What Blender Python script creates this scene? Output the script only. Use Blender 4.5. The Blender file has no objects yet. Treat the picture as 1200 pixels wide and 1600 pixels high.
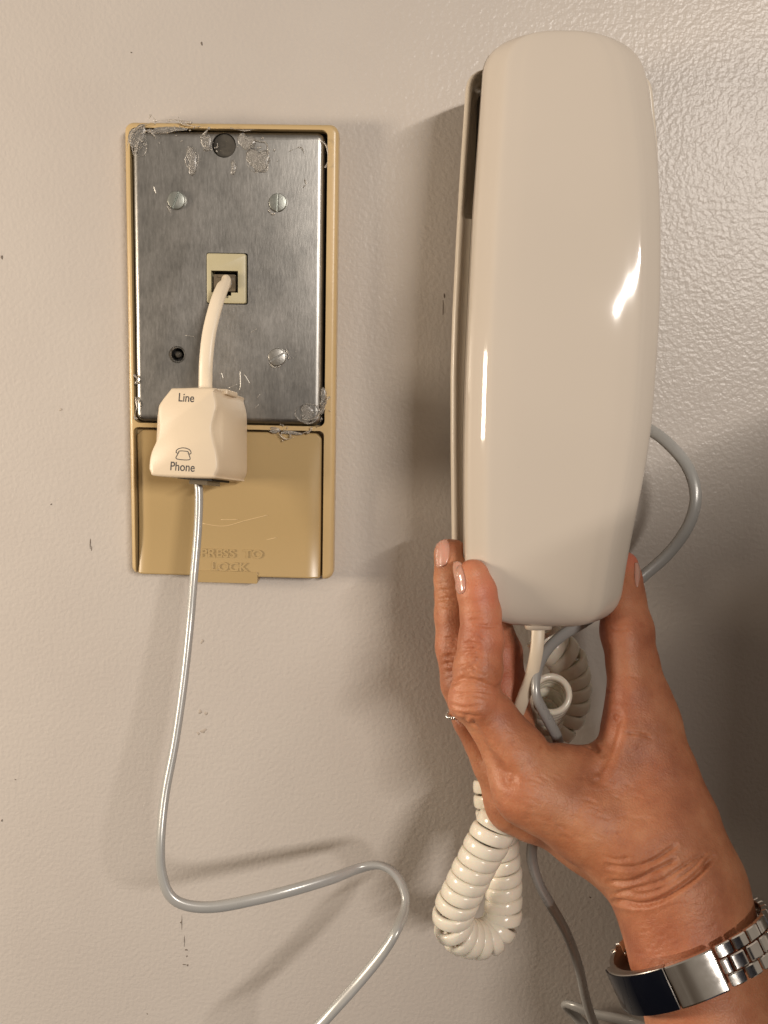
import bpy, bmesh, math, random
import numpy as np
from mathutils import Vector, Matrix
random.seed(7); rng = np.random.default_rng(7)
SC = bpy.context.scene
C = SC.collection
R = math.radians
# ------------------------------------------------------------------ camera (metres; wall plane is Y = 0, camera in front at Y = -0.40)
F_PX, CAM_D = 1660.0, 0.400
PITCH, YAW, ROLL = R(8.5), R(-2.0), R(1.1)
cp, sp, cy, sy, cr, sr = math.cos(PITCH), math.sin(PITCH), math.cos(YAW), math.sin(YAW), math.cos(ROLL), math.sin(ROLL)
def _cam_to_world(a, b, c):                 # a right, b up, c forward
    a, b = cr*a - sr*b, sr*a + cr*b
    x, y, z = a, cp*c + sp*b, -sp*c + cp*b
    return Vector((cy*x + sy*y, -sy*x + cy*y, z))
RX, UP, FW = _cam_to_world(1, 0, 0), _cam_to_world(0, 1, 0), _cam_to_world(0, 0, 1)
CAM = Vector((0, -CAM_D, 0))
cam_data = bpy.data.cameras.new('camera'); cam = bpy.data.objects.new('camera', cam_data); C.objects.link(cam)
M = Matrix((RX, UP, -FW)).transposed().to_4x4(); M.translation = CAM
cam.matrix_world = M
cam_data.sensor_fit = 'VERTICAL'; cam_data.sensor_height = 24.0; cam_data.lens = 24.0*F_PX/1600.0
cam_data.clip_start = 0.02; cam_data.clip_end = 50
SC.camera = cam
def P(px, py, d):                            # measured photo point at d millimetres off the wall -> metres
    v = RX*((px-600)/F_PX) + UP*((800-py)/F_PX) + FW
    t = (CAM_D - d/1000.0)/v.y
    return CAM + v*t
def PM(px, py, d): return P(px, py, d)*1000.0
def proj(p):
    q = Vector(p) - CAM; c = q.dot(FW)
    return 600 + F_PX*q.dot(RX)/c, 800 - F_PX*q.dot(UP)/c
# ------------------------------------------------------------------ world, lamps, exposure
SC.render.engine = 'CYCLES'
SC.view_settings.view_transform = 'Standard'; SC.view_settings.look = 'None'
SC.view_settings.exposure = 0.0; SC.view_settings.gamma = 1.0
W = bpy.data.worlds.new("World"); SC.world = W; W.use_nodes = True
wt = W.node_tree; wb = wt.nodes['Background']; wb.inputs['Strength'].default_value = 0.27
wc = wt.nodes.new('ShaderNodeTexCoord'); ws = wt.nodes.new('ShaderNodeSeparateXYZ'); wt.links.new(wc.outputs['Generated'], ws.inputs[0])
wn = wt.nodes.new('ShaderNodeTexNoise'); wn.inputs['Scale'].default_value = 2.2; wn.inputs['Detail'].default_value = 2; wt.links.new(wc.outputs['Generated'], wn.inputs['Vector'])
wa = wt.nodes.new('ShaderNodeMath'); wa.operation = 'MULTIPLY_ADD'; wt.links.new(wn.outputs['Fac'], wa.inputs[0]); wa.inputs[1].default_value = 1.3; wt.links.new(ws.outputs['Z'], wa.inputs[2])
wr = wt.nodes.new('ShaderNodeValToRGB'); wt.links.new(wa.outputs[0], wr.inputs['Fac']); we = wr.color_ramp.elements      # dim room: dark floor, pale walls and ceiling
we[0].position = 0.05; we[0].color = (0.16, 0.10, 0.06, 1); we[1].position = 1.0; we[1].color = (1.0, 0.84, 0.68, 1)
e_ = we.new(0.55); e_.color = (0.50, 0.40, 0.31, 1); e_ = we.new(0.66); e_.color = (0.80, 0.67, 0.54, 1)
wt.links.new(wr.outputs['Color'], wb.inputs['Color'])
def area(name, loc, target, sx, sy_, power, col, spin=0):
    l = bpy.data.lights.new(name, 'AREA'); l.shape = 'RECTANGLE'; l.size = sx; l.size_y = sy_; l.energy = power; l.color = col
    o = bpy.data.objects.new(name, l); C.objects.link(o); o.location = loc
    d = Vector(target) - Vector(loc)
    o.rotation_euler = d.to_track_quat('-Z', 'Y').to_euler()
    o.rotation_euler.rotate_axis('Z', spin)
    return o
area('left_lamp', (-0.62, -0.245, -0.03), (0.0, -0.03, -0.05), 0.13, 0.13, 3.5, (1.0, 0.85, 0.68))
def tube_lamp(name, e1, e2, wd, power, col, target):   # long lamp between two ends, facing the wall
    e1, e2 = Vector(e1), Vector(e2); c = (e1+e2)/2; x = (e2-e1).normalized(); z = c-Vector(target); z = (z - x*z.dot(x)).normalized(); y = z.cross(x)
    o = area(name, c, target, (e2-e1).length, wd, power, col); mt = Matrix((x, y, z)).transposed().to_4x4(); mt.translation = c; o.matrix_world = mt; return o
tube_lamp('fluorescent_tube', (0.55, -2.2, 0.34), (1.00, -1.72, 0.54), 0.024, 36, (1.0, 0.92, 0.84), (0, 0, 0))
# ------------------------------------------------------------------ material helpers
def mat(name, col, rough=0.5, metal=0.0, **kw):
    m = bpy.data.materials.new(name); m.use_nodes = True
    b = m.node_tree.nodes['Principled BSDF']
    b.inputs['Base Color'].default_value = (*col, 1); b.inputs['Roughness'].default_value = rough; b.inputs['Metallic'].default_value = metal
    for k, v in kw.items(): b.inputs[k.replace('_', ' ')].default_value = v
    return m
def nd(m, t, **kw):
    n = m.node_tree.nodes.new(t)
    for k, v in kw.items(): setattr(n, k, v)
    return n
def lk(m, a, b): m.node_tree.links.new(a, b)
def bs(m): return m.node_tree.nodes['Principled BSDF']
def coords(m, scale=(1, 1, 1)):
    t = nd(m, 'ShaderNodeTexCoord'); mp = nd(m, 'ShaderNodeMapping'); mp.inputs['Scale'].default_value = scale
    lk(m, t.outputs['Object'], mp.inputs['Vector']); return mp.outputs['Vector']
def noise(m, vec, scale, detail=3, rough=0.5):
    n = nd(m, 'ShaderNodeTexNoise'); n.inputs['Scale'].default_value = scale; n.inputs['Detail'].default_value = detail; n.inputs['Roughness'].default_value = rough
    if vec is not None: lk(m, vec, n.inputs['Vector'])
    return n.outputs['Fac']
def ramp(m, fac, stops):
    r = nd(m, 'ShaderNodeValToRGB'); e = r.color_ramp.elements
    while len(e) < len(stops): e.new(0.5)
    for k, (p, c) in enumerate(stops):
        e[k].position = p; e[k].color = (*c, 1) if len(c) == 3 else c
    lk(m, fac, r.inputs['Fac']); return r.outputs['Color']
def math_n(m, op, a, b=None):
    n = nd(m, 'ShaderNodeMath', operation=op)
    for k, v in enumerate((a, b)):
        if v is None: continue
        if isinstance(v, (int, float)): n.inputs[k].default_value = v
        else: lk(m, v, n.inputs[k])
    return n.outputs[0]
def bump(m, h, dist, strength=1.0, normal=None):
    b = nd(m, 'ShaderNodeBump'); b.inputs['Distance'].default_value = dist; b.inputs['Strength'].default_value = strength
    lk(m, h, b.inputs['Height'])
    if normal is not None: lk(m, normal, b.inputs['Normal'])
    return b.outputs['Normal']
def varied(name, c1, c2, rough, scale=25, bump_d=0.0, bump_s=900, rr=0.06, **kw):
    m = mat(name, c1, rough, **kw); v = coords(m)
    lk(m, ramp(m, noise(m, v, scale, 4), [(0.35, c1), (0.68, c2)]), bs(m).inputs['Base Color'])
    r = nd(m, 'ShaderNodeMapRange'); r.inputs['To Min'].default_value = max(0.02, rough-rr); r.inputs['To Max'].default_value = rough+rr
    lk(m, noise(m, v, scale*4, 5), r.inputs['Value']); lk(m, r.outputs[0], bs(m).inputs['Roughness'])
    if bump_d: lk(m, bump(m, noise(m, v, bump_s, 3), bump_d), bs(m).inputs['Normal'])
    return m
# painted wall: orange-peel eggshell paint
M_WALL = mat('wall_paint', (0.53, 0.47, 0.42), 0.29); m = M_WALL; v = coords(m)
lk(m, ramp(m, noise(m, v, 9, 4, 0.6), [(0.3, (0.464, 0.420, 0.380)), (0.7, (0.500, 0.458, 0.414))]), bs(m).inputs['Base Color'])
n1 = noise(m, v, 620, 2, 0.45); n2 = noise(m, v, 1200, 2, 0.5); n3 = noise(m, v, 60, 3, 0.5)
hgt = math_n(m, 'ADD', math_n(m, 'ADD', ramp(m, n1, [(0.30, (0, 0, 0)), (0.72, (1, 1, 1))]), math_n(m, 'MULTIPLY', n2, 0.25)), math_n(m, 'MULTIPLY', n3, 1.2))
lk(m, bump(m, hgt, 0.00014, 0.7), bs(m).inputs['Normal'])
bs(m).inputs['Specular IOR Level'].default_value = 0.24
M_FRAME = varied('aged_beige_plastic', (0.48, 0.345, 0.165), (0.52, 0.375, 0.19), 0.33, 18, 0.00003)
M_DOOR = mat('yellowed_plastic', (0.45, 0.31, 0.14), 0.3); m = M_DOOR; v = coords(m)
sep = nd(m, 'ShaderNodeSeparateXYZ'); lk(m, v, sep.inputs[0])
zz = math_n(m, 'ADD', math_n(m, 'MULTIPLY', sep.outputs['Z'], -18.0), math_n(m, 'MULTIPLY', noise(m, v, 40, 3), 0.5))
lk(m, ramp(m, zz, [(0.35, (0.40, 0.285, 0.135)), (0.9, (0.48, 0.285, 0.065))]), bs(m).inputs['Base Color'])
lk(m, bump(m, noise(m, coords(m, (1, 1, 0.3)), 160, 3), 0.00004), bs(m).inputs['Normal'])
M_STEEL = mat('galvanised_steel', (0.5, 0.5, 0.5), 0.34, 1.0); m = M_STEEL; v = coords(m, (1, 1, 0.22))
st = noise(m, v, 1500, 4, 0.7); bl = noise(m, coords(m), 60, 4, 0.6)
mixv = math_n(m, 'ADD', math_n(m, 'MULTIPLY', st, 0.5), math_n(m, 'MULTIPLY', bl, 0.5))
lk(m, ramp(m, mixv, [(0.34, (0.30, 0.295, 0.28)), (0.52, (0.355, 0.345, 0.325)), (0.70, (0.42, 0.405, 0.385))]), bs(m).inputs['Base Color'])
rg = nd(m, 'ShaderNodeMapRange'); rg.inputs['To Min'].default_value = 0.26; rg.inputs['To Max'].default_value = 0.5
lk(m, mixv, rg.inputs['Value']); lk(m, rg.outputs[0], bs(m).inputs['Roughness'])
lk(m, bump(m, st, 0.00003, 0.8, bump(m, noise(m, coords(m), 30, 2), 0.0006, 0.6)), bs(m).inputs['Normal'])
M_SCREW = varied('zinc_screw', (0.30, 0.32, 0.29), (0.42, 0.43, 0.40), 0.38, 300, 0.00003, 1500, metal=0.85)
M_DARK = mat('dark_cavity', (0.012, 0.010, 0.008), 0.7)
M_RUST = varied('dull_rivet', (0.045, 0.040, 0.032), (0.085, 0.075, 0.06), 0.7, 250, 0.00008, 1200, metal=0.4)
M_JACK = varied('olive_beige_plastic', (0.43, 0.38, 0.235), (0.47, 0.42, 0.27), 0.4, 60, 0.00002)
M_CLEAR = mat('clear_plug', (0.20, 0.16, 0.11), 0.15, Transmission_Weight=0.35, IOR=1.45)
M_GOLD = mat('contact_gold', (0.8, 0.6, 0.25), 0.3, 1.0)
M_FILTER = varied('ivory_plastic', (0.66, 0.545, 0.40), (0.68, 0.565, 0.415), 0.42, 40, 0.000035, 2200)
M_CORDI = varied('ivory_cord', (0.70, 0.60, 0.46), (0.74, 0.64, 0.50), 0.4, 60, 0.00002)
M_INK = mat('printed_ink', (0.05, 0.045, 0.045), 0.6)
M_GREY = varied('silver_grey_cord', (0.38, 0.38, 0.365), (0.42, 0.415, 0.40), 0.28, 60, 0.0, rr=0.02, metal=0.2)
M_PHONE = varied('glossy_ivory_phone', (0.565, 0.50, 0.425), (0.59, 0.52, 0.442), 0.06, 12, 0.0, rr=0.012)
M_BASE = varied('ivory_phone_base', (0.62, 0.54, 0.44), (0.64, 0.56, 0.455), 0.3, 14)
M_COIL = varied('glossy_ivory_cord', (0.80, 0.74, 0.62), (0.83, 0.77, 0.65), 0.2, 40, Subsurface_Weight=0.1)
bs(M_COIL).inputs['Subsurface Scale'].default_value = 0.002
M_CHROME = varied('polished_steel', (0.75, 0.73, 0.70), (0.82, 0.80, 0.77), 0.10, 80, metal=1.0)
M_SATIN = varied('satin_steel', (0.46, 0.43, 0.40), (0.52, 0.49, 0.46), 0.32, 80, metal=1.0)
M_GLASS = mat('black_glass', (0.004, 0.005, 0.009), 0.04, Specular_IOR_Level=0.14)
M_GLUE = mat('dried_glue', (0.80, 0.76, 0.70), 0.24, Transmission_Weight=0.8, IOR=1.42); m = M_GLUE
lk(m, bump(m, noise(m, coords(m), 400, 2), 0.00015), bs(m).inputs['Normal'])
M_GEM = mat('ring_beads', (0.75, 0.74, 0.72), 0.12, 1.0)
# skin
M_SKIN = mat('skin', (0.48, 0.24, 0.14), 0.50, Subsurface_Weight=0.18, Subsurface_Scale=0.003); m = M_SKIN; v = coords(m)
bs(m).inputs['Subsurface Radius'].default_value = (1.0, 0.35, 0.18)
base = ramp(m, noise(m, v, 55, 5, 0.6), [(0.34, (0.33, 0.118, 0.054)), (0.50, (0.45, 0.178, 0.084)), (0.66, (0.54, 0.245, 0.126))])
fre = ramp(m, noise(m, v, 230, 2, 0.5), [(0.66, (0, 0, 0)), (0.74, (1, 1, 1))])
mx = nd(m, 'ShaderNodeMixRGB'); mx.blend_type = 'MULTIPLY'; mx.inputs['Color2'].default_value = (0.78, 0.66, 0.58, 1)
lk(m, math_n(m, 'MULTIPLY', fre, 0.55), mx.inputs['Fac']); lk(m, base, mx.inputs['Color1'])
at = nd(m, 'ShaderNodeAttribute', attribute_name='flush'); mx2 = nd(m, 'ShaderNodeMixRGB'); mx2.inputs['Color2'].default_value = (0.56, 0.145, 0.09, 1)
lk(m, at.outputs['Fac'], mx2.inputs['Fac']); lk(m, mx.outputs[0], mx2.inputs['Color1'])
lk(m, mx2.outputs[0], bs(m).inputs['Base Color'])
vo = nd(m, 'ShaderNodeTexVoronoi', feature='DISTANCE_TO_EDGE'); vo.inputs['Scale'].default_value = 900
wv = nd(m, 'ShaderNodeMixRGB'); wv.inputs['Fac'].default_value = 0.0015; lk(m, v, wv.inputs['Color1'])
nn = nd(m, 'ShaderNodeTexNoise'); nn.inputs['Scale'].default_value = 300; lk(m, v, nn.inputs['Vector']); lk(m, nn.outputs['Color'], wv.inputs['Color2'])
lk(m, wv.outputs[0], vo.inputs['Vector'])
b1 = bump(m, ramp(m, vo.outputs['Distance'], [(0.0, (0, 0, 0)), (0.25, (1, 1, 1))]), 0.00006, 0.7)
b2 = bump(m, noise(m, v, 420, 5, 0.6), 0.00026, 0.8, b1)
lk(m, b2, bs(m).inputs['Normal'])
M_NAIL = mat('fingernail', (0.52, 0.27, 0.20), 0.2, Subsurface_Weight=0.2, Subsurface_Scale=0.002, Coat_Weight=0.3)
# ------------------------------------------------------------------ object helpers
def tag(o, label=None, cat=None, group=None, kind=None):
    for k, v_ in (('label', label), ('category', cat), ('group', group), ('kind', kind)):
        if v_: o[k] = v_
    return o
def empty(name, loc):
    o = bpy.data.objects.new(name, None); o.empty_display_size = 0.01; C.objects.link(o); o.location = loc; return o
bpy.context.view_layer.update()
def obj(name, verts, faces, material, parent=None, smooth=True, origin=None):
    verts = [Vector(v_) for v_ in verts]
    if origin is None:
        if parent is not None: origin = Vector(parent.location)
        else: origin = sum(verts, Vector())/len(verts)
    else: origin = Vector(origin)
    me = bpy.data.meshes.new(name)
    me.from_pydata([tuple(v_-origin) for v_ in verts], [], faces); me.materials.append(material)
    bm = bmesh.new(); bm.from_mesh(me); bmesh.ops.recalc_face_normals(bm, faces=bm.faces); bm.to_mesh(me); bm.free()
    if smooth: me.polygons.foreach_set('use_smooth', [True]*len(me.polygons))
    o = bpy.data.objects.new(name, me); C.objects.link(o)
    if parent is not None:
        o.parent = parent
        root = parent; off = origin - Vector(parent.location)
        # nested parents: express location in the parent's space
        acc = Vector(parent.location); q = parent.parent
        while q is not None: acc += Vector(q.location); q = q.parent
        o.location = origin - acc
        o['_w'] = 1; del o['_w']
    else: o.location = origin
    return o
def wloc(o):
    a = Vector(o.location); q = o.parent
    while q is not None: a += Vector(q.location); q = q.parent
    return a
def child(name, verts, faces, material, parent, smooth=True):
    return obj(name, verts, faces, material, parent, smooth, origin=wloc(parent))
def bevel(o, w, seg=3, angle=30):
    md = o.modifiers.new('bevel', 'BEVEL'); md.width = w; md.segments = seg; md.limit_method = 'ANGLE'; md.angle_limit = R(angle); md.harden_normals = False
    return o
def bake(o, smooth=True):                     # apply modifiers
    bpy.context.view_layer.update()
    dg = bpy.context.evaluated_depsgraph_get(); me = bpy.data.meshes.new_from_object(o.evaluated_get(dg)); o.modifiers.clear(); o.data = me
    if smooth: me.polygons.foreach_set('use_smooth', [True]*len(me.polygons))
    return o
def autosmooth(o, ang=35):
    me = o.data; bm = bmesh.new(); bm.from_mesh(me)
    for f in bm.faces: f.smooth = True
    for e in bm.edges:
        if len(e.link_faces) == 2 and e.calc_face_angle(0) > R(ang): e.smooth = False
    bm.to_mesh(me); bm.free(); return o
def cut(o, cutters):
    for c in cutters:
        md = o.modifiers.new('cut', 'BOOLEAN'); md.operation = 'DIFFERENCE'; md.object = c; md.solver = 'EXACT'
    bake(o, False)
    for c in cutters: bpy.data.objects.remove(c)
    return o
def prism(outline, d0, d1):                   # outline in world (x, z) metres, extruded between two depths (mm off wall)
    n = len(outline)
    vs = [(x, -d0/1000, z) for x, z in outline] + [(x, -d1/1000, z) for x, z in outline]
    fs = [list(range(n)), list(range(2*n-1, n-1, -1))] + [[i, (i+1) % n, n+(i+1) % n, n+i] for i in range(n)]
    return vs, fs
def rrect(x0, z0, x1, z1, r, seg=6):
    out = []
    for cx_, cz_, a0 in ((x1-r, z1-r, 0), (x0+r, z1-r, 90), (x0+r, z0+r, 180), (x1-r, z0+r, 270)):
        for k in range(seg+1):
            a = R(a0 + 90*k/seg); out.append((cx_+r*math.cos(a), cz_+r*math.sin(a)))
    return out
def circle(x, z, r, n=32): return [(x+r*math.cos(2*math.pi*k/n), z+r*math.sin(2*math.pi*k/n)) for k in range(n)]
def rectpx(x0, y0, x1, y1, d):                # photo rectangle at a depth -> wall-aligned world rectangle
    a, b, c, e = P(x0, y0, d), P(x1, y0, d), P(x1, y1, d), P(x0, y1, d)
    return min((a.x+e.x)/2, (b.x+c.x)/2), (c.z+e.z)/2, max((a.x+e.x)/2, (b.x+c.x)/2), (a.z+b.z)/2
def cr_path(pts, n):                          # Catmull-Rom through points (any dimension)
    p = np.array(pts, float); p = np.vstack([2*p[0]-p[1], p, 2*p[-1]-p[-2]])
    out = []
    for i in range(1, len(p)-2):
        for k in range(n):
            t = k/n
            out.append(0.5*((2*p[i]) + (-p[i-1]+p[i+1])*t + (2*p[i-1]-5*p[i]+4*p[i+1]-p[i+2])*t*t + (-p[i-1]+3*p[i]-3*p[i+1]+p[i+2])*t**3))
    out.append(p[-2]); return np.array(out)
def frames(path, ref=(0, 1, 0)):
    T = np.gradient(path, axis=0); T /= np.linalg.norm(T, axis=1)[:, None]
    N = np.zeros_like(T); a = np.array(ref, float)
    n0 = a - T[0]*a.dot(T[0]); 
    if np.linalg.norm(n0) < 1e-3: n0 = np.array((1, 0, 0.)) - T[0]*T[0][0]
    n0 /= np.linalg.norm(n0); N[0] = n0
    for i in range(1, len(T)):
        n = N[i-1] - T[i]*N[i-1].dot(T[i]); N[i] = n/np.linalg.norm(n)
    return T, N, np.cross(T, N)
def sweep(path, ru, rv, nseg=12, twist=None, ref=(0, 1, 0), fixed=False, power=1.0, NB=None):
    path = np.array(path, float); n = len(path)
    if NB is not None: N, B = NB
    elif fixed:
        T = np.gradient(path, axis=0); T /= np.linalg.norm(T, axis=1)[:, None]
        a = np.array(ref, float); N = a - T*(T@a)[:, None]; N /= np.linalg.norm(N, axis=1)[:, None]; B = np.cross(T, N)
    else: T, N, B = frames(path, ref)
    tw = np.zeros(n) if twist is None else np.array(twist)
    ru = np.broadcast_to(ru, n); rv = np.broadcast_to(rv, n)
    vs = []
    for i in range(n):
        ct, s_ = math.cos(tw[i]), math.sin(tw[i])
        n_ = N[i]*ct + B[i]*s_; b_ = B[i]*ct - N[i]*s_
        for k in range(nseg):
            a = 2*math.pi*k/nseg; ca, sa = math.cos(a), math.sin(a)
            ca = math.copysign(abs(ca)**power, ca); sa = math.copysign(abs(sa)**power, sa)
            vs.append(path[i] + n_*(ca*ru[i]) + b_*(sa*rv[i]))
    fs = [[i*nseg+k, i*nseg+(k+1) % nseg, (i+1)*nseg+(k+1) % nseg, (i+1)*nseg+k] for i in range(n-1) for k in range(nseg)]
    fs += [list(range(nseg)), list(range((n-1)*nseg, n*nseg))]
    return vs, fs
def join(parts):
    vs, fs = [], []
    for a, b in parts:
        o = len(vs); vs += [Vector(x) for x in a]; fs += [[i+o for i in f] for f in b]
    return vs, fs
def blob(c, r, seg=10, seed=0, amp=0.25):     # irregular lump
    rs = np.random.default_rng(seed); vs, fs = [], []
    ph = rs.uniform(0, 6.28, 6)
    for i in range(seg+1):
        th = math.pi*i/seg
        for j in range(seg*2):
            f = 2*math.pi*j/(seg*2)
            k = 1 + amp*(math.sin(2*f+ph[0])*math.sin(th)+0.6*math.sin(3*f+ph[1]+2*th)*math.sin(th)+0.5*math.sin(5*f+ph[2])*math.sin(2*th))
            vs.append(Vector(c)+Vector((r[0]*k*math.sin(th)*math.cos(f), r[1]*math.cos(th), r[2]*k*math.sin(th)*math.sin(f))))
    n = seg*2
    for i in range(seg):
        for j in range(n): fs.append([i*n+j, i*n+(j+1) % n, (i+1)*n+(j+1) % n, (i+1)*n+j])
    return vs, fs
def text_mesh(s, size, extrude, xscale=1.0, bold=0.0):
    cu = bpy.data.curves.new('t', 'FONT'); cu.body = s; cu.size = size; cu.extrude = extrude; cu.align_x = 'CENTER'; cu.align_y = 'CENTER'; cu.offset = bold
    o = bpy.data.objects.new('t', cu); C.objects.link(o); bpy.context.view_layer.update()
    me = bpy.data.meshes.new_from_object(o.evaluated_get(bpy.context.evaluated_depsgraph_get()))
    vs = [(v_.co.x*xscale, v_.co.y, v_.co.z) for v_ in me.vertices]; fs = [list(p.vertices) for p in me.polygons]
    bpy.data.objects.remove(o); return vs, fs
# ------------------------------------------------------------------ wall
nx, nz = 40, 40
vs = [(-1.2+2.4*i/nx, 0, -1.4+2.6*j/nz) for j in range(nz+1) for i in range(nx+1)]
fs = [[j*(nx+1)+i, j*(nx+1)+i+1, (j+1)*(nx+1)+i+1, (j+1)*(nx+1)+i] for j in range(nz) for i in range(nx)]
wall = obj('wall', vs, fs, M_WALL, origin=(0, 0, 0)); tag(wall, kind='structure')
for p in wall.data.polygons: pass
M_SPECK = mat('dark_speck', (0.16, 0.13, 0.105), 0.8)
M_SMUDGE = mat('faint_smudge', (0.40, 0.345, 0.29), 0.6)
marks = [(315, 68, .5, .6), (205, 82, .35, .25), (3, 402, .4, 1.1), (80, 788, .35, .35), (141, 849, .3, 2.0), (143, 857, .25, .9), (922, 1402, .55, .35), (692, 482, .18, 2.6), (694, 462, .25, 1.2),
         (284, 1442, .18, 3.0), (283, 1441, .5, .5), (288, 1470, .14, 3.2), (291, 1484, .55, .5), (292, 1494, .4, .4), (293, 1508, .5, .4), (288, 1507, 1.2, .2), (230, 1584, .3, .3), (3, 1282, .5, .5), (24, 1218, .3, .3)]
for k, (x, y, a, b) in enumerate(marks):
    v_, f_ = blob(P(x, y, 0.0), (a/1150, 0.00016, b/1150), 6, k, 0.35); child('paint_fleck', v_, f_, M_SPECK, wall)
for k, (x, y, a, b) in enumerate([(313, 1112, .9, .6), (318, 1142, 1.2, .7), (310, 1146, .7, .4), (316, 1002, .6, .8), (322, 1115, .5, .9), (95, 640, .8, .4)]):
    v_, f_ = blob(P(x, y, 0.0), (a/1000, 0.00012, b/1000), 6, k+50, 0.45); child('smudge', v_, f_, M_SMUDGE, wall)
# ------------------------------------------------------------------ wall phone plate
fx0, fz0, fx1, fz1 = rectpx(201, 193, 525, 901, 7)
plate = empty('telephone_wall_plate', ((fx0+fx1)/2, 0, fz0)); tag(plate, 'aged beige telephone wall plate with bare steel face and glue remains', 'wall plate')
mx0, mz0, mx1, mz1 = rectpx(210, 206, 505, 661, 7.5)
dx0, dz0, dx1, dz1 = rectpx(213, 673, 503, 898, 7)
# frame: outer prism with two openings
v_, f_ = prism(rrect(fx0, fz0, fx1, fz1, 0.0032), 0, 8.0)
fr = child('frame', v_, f_, M_FRAME, plate, False)
bevel(fr, 0.0016, 4); bake(fr)
def tmp(vf): return obj('cutter', vf[0], vf[1], M_FRAME, None, False)
cut(fr, [tmp(prism(rrect(mx0-0.0008, mz0-0.0006, mx1+0.0011, mz1+0.0010, 0.0022), 1.5, 30)), tmp(prism(rrect(dx0-0.0004, dz0-0.03, dx1+0.0006, dz1+0.0007, 0.0018), 1.5, 30))])
fr.data.materials.clear(); fr.data.materials.append(M_FRAME); autosmooth(fr, 28)
v_, f_ = prism(rrect(mx0-0.0006, mz0-0.0004, mx1+0.0009, mz1+0.0008, 0.002), 1.0, 1.9); child('back_recess', v_, f_, M_DARK, plate, False)
# steel plate with rolled edge
v_, f_ = prism(rrect(mx0, mz0, mx1, mz1, 0.0028), 3.0, 8.4)
stl = child('steel_plate', v_, f_, M_STEEL, plate, False); bevel(stl, 0.0022, 5); bake(stl)
hole = P(277, 554, 8.4); key = P(350, 227, 8.4)
jx0, jz0, jx1, jz1 = rectpx(323, 396, 384, 474, 9.6)
dim = []
nn_ = 28
for (r, d) in ((0.0034, 9.0), (0.0031, 8.3), (0.0024, 7.6), (0.0022, 2.0)): dim += [(hole.x+r*math.cos(6.2832*k/nn_), -d/1000, hole.z+r*math.sin(6.2832*k/nn_)) for k in range(nn_)]
ff = [list(range(nn_)), list(range(4*nn_-1, 3*nn_-1, -1))] + [[j*nn_+k, j*nn_+(k+1) % nn_, (j+1)*nn_+(k+1) % nn_, (j+1)*nn_+k] for j in range(3) for k in range(nn_)]
cut(stl, [tmp((dim, ff)), tmp(prism(circle(key.x, key.z, 0.0043), 2.9, 30)), tmp(prism(rrect(jx0-0.0003, jz0-0.0003, jx1+0.0006, jz1+0.0003, 0.0008), 2.9, 30))])
stl.data.materials.clear(); stl.data.materials.append(M_STEEL); autosmooth(stl, 35)
v_, f_ = prism(circle(key.x, key.z, 0.0042), 3.2, 7.4); rv = child('rivet', v_, f_, M_RUST, plate, False); bevel(rv, 0.0006, 3)
v_, f_ = sweep([(hole.x, -0.0019, hole.z), (hole.x, -0.0072, hole.z)], 0.0011, 0.0011, 14); child('hollow_stud', v_, f_, M_RUST, plate)
def screw(px, py, ang, r, mt, d=8.5):
    c = P(px, py, d+1.2); vsx = []
    n = 36
    prof = [(r, d-1.0), (r, d+0.9), (r*0.93, d+1.25), (r*0.6, d+1.45)]
    for rr_, dd in prof: vsx += [(c.x+rr_*math.cos(6.2832*k/n), -dd/1000, c.z+rr_*math.sin(6.2832*k/n)) for k in range(n)]
    fsx = [list(range(n)), list(range(4*n-1, 3*n-1, -1))] + [[j*n+k, j*n+(k+1) % n, (j+1)*n+(k+1) % n, (j+1)*n+k] for j in range(3) for k in range(n)]
    o = child('screw', vsx, fsx, mt, plate, False)
    ca, sa = math.cos(ang), math.sin(ang); w = 0.00035; L = 0.006
    q = [(-L, -w), (L, -w), (L, w), (-L, w)]
    cut(o, [tmp(prism([(c.x+a*ca-b*sa, c.z+a*sa+b*ca) for a, b in q], d+0.45, 40))])
    o.data.materials.clear(); o.data.materials.append(mt); autosmooth(o, 30); return o
screw(275, 312.5, R(68), 0.0032, M_SCREW); screw(434, 316, R(88), 0.0032, M_SCREW)
M_ZINC2 = varied('bright_screw', (0.42, 0.41, 0.38), (0.52, 0.51, 0.48), 0.36, 300, 0.00003, 1500, metal=0.95)
screw(433, 558, R(32), 0.0032, M_ZINC2)
# jack
v_, f_ = prism(rrect(jx0, jz0, jx1, jz1, 0.0008, 4), 2.0, 9.8); jk = child('jack', v_, f_, M_JACK, plate, False); bevel(jk, 0.0004, 2); bake(jk)
ox0, oz0, ox1, oz1 = rectpx(330, 423, 372, 457, 9.6)
w = ox1-ox0
step = [(ox0, oz1), (ox1, oz1), (ox1, oz0), (ox1-.25*w, oz0), (ox1-.25*w, oz0-.0011), (ox1-.36*w, oz0-.0011), (ox1-.36*w, oz0-.0020), (ox0+.36*w, oz0-.0020), (ox0+.36*w, oz0-.0011), (ox0+.25*w, oz0-.0011), (ox0+.25*w, oz0), (ox0, oz0)][::-1]
cut(jk, [tmp(prism(step, 3.0, 30))]); jk.data.materials.clear(); jk.data.materials.append(M_JACK); autosmooth(jk, 30)
v_, f_ = prism(rrect(ox0+.0001, oz0-.0009, ox1-.0001, oz1-.0001, .0003), 2.2, 3.2); child('socket_floor', v_, f_, M_DARK, jk, False)
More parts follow.
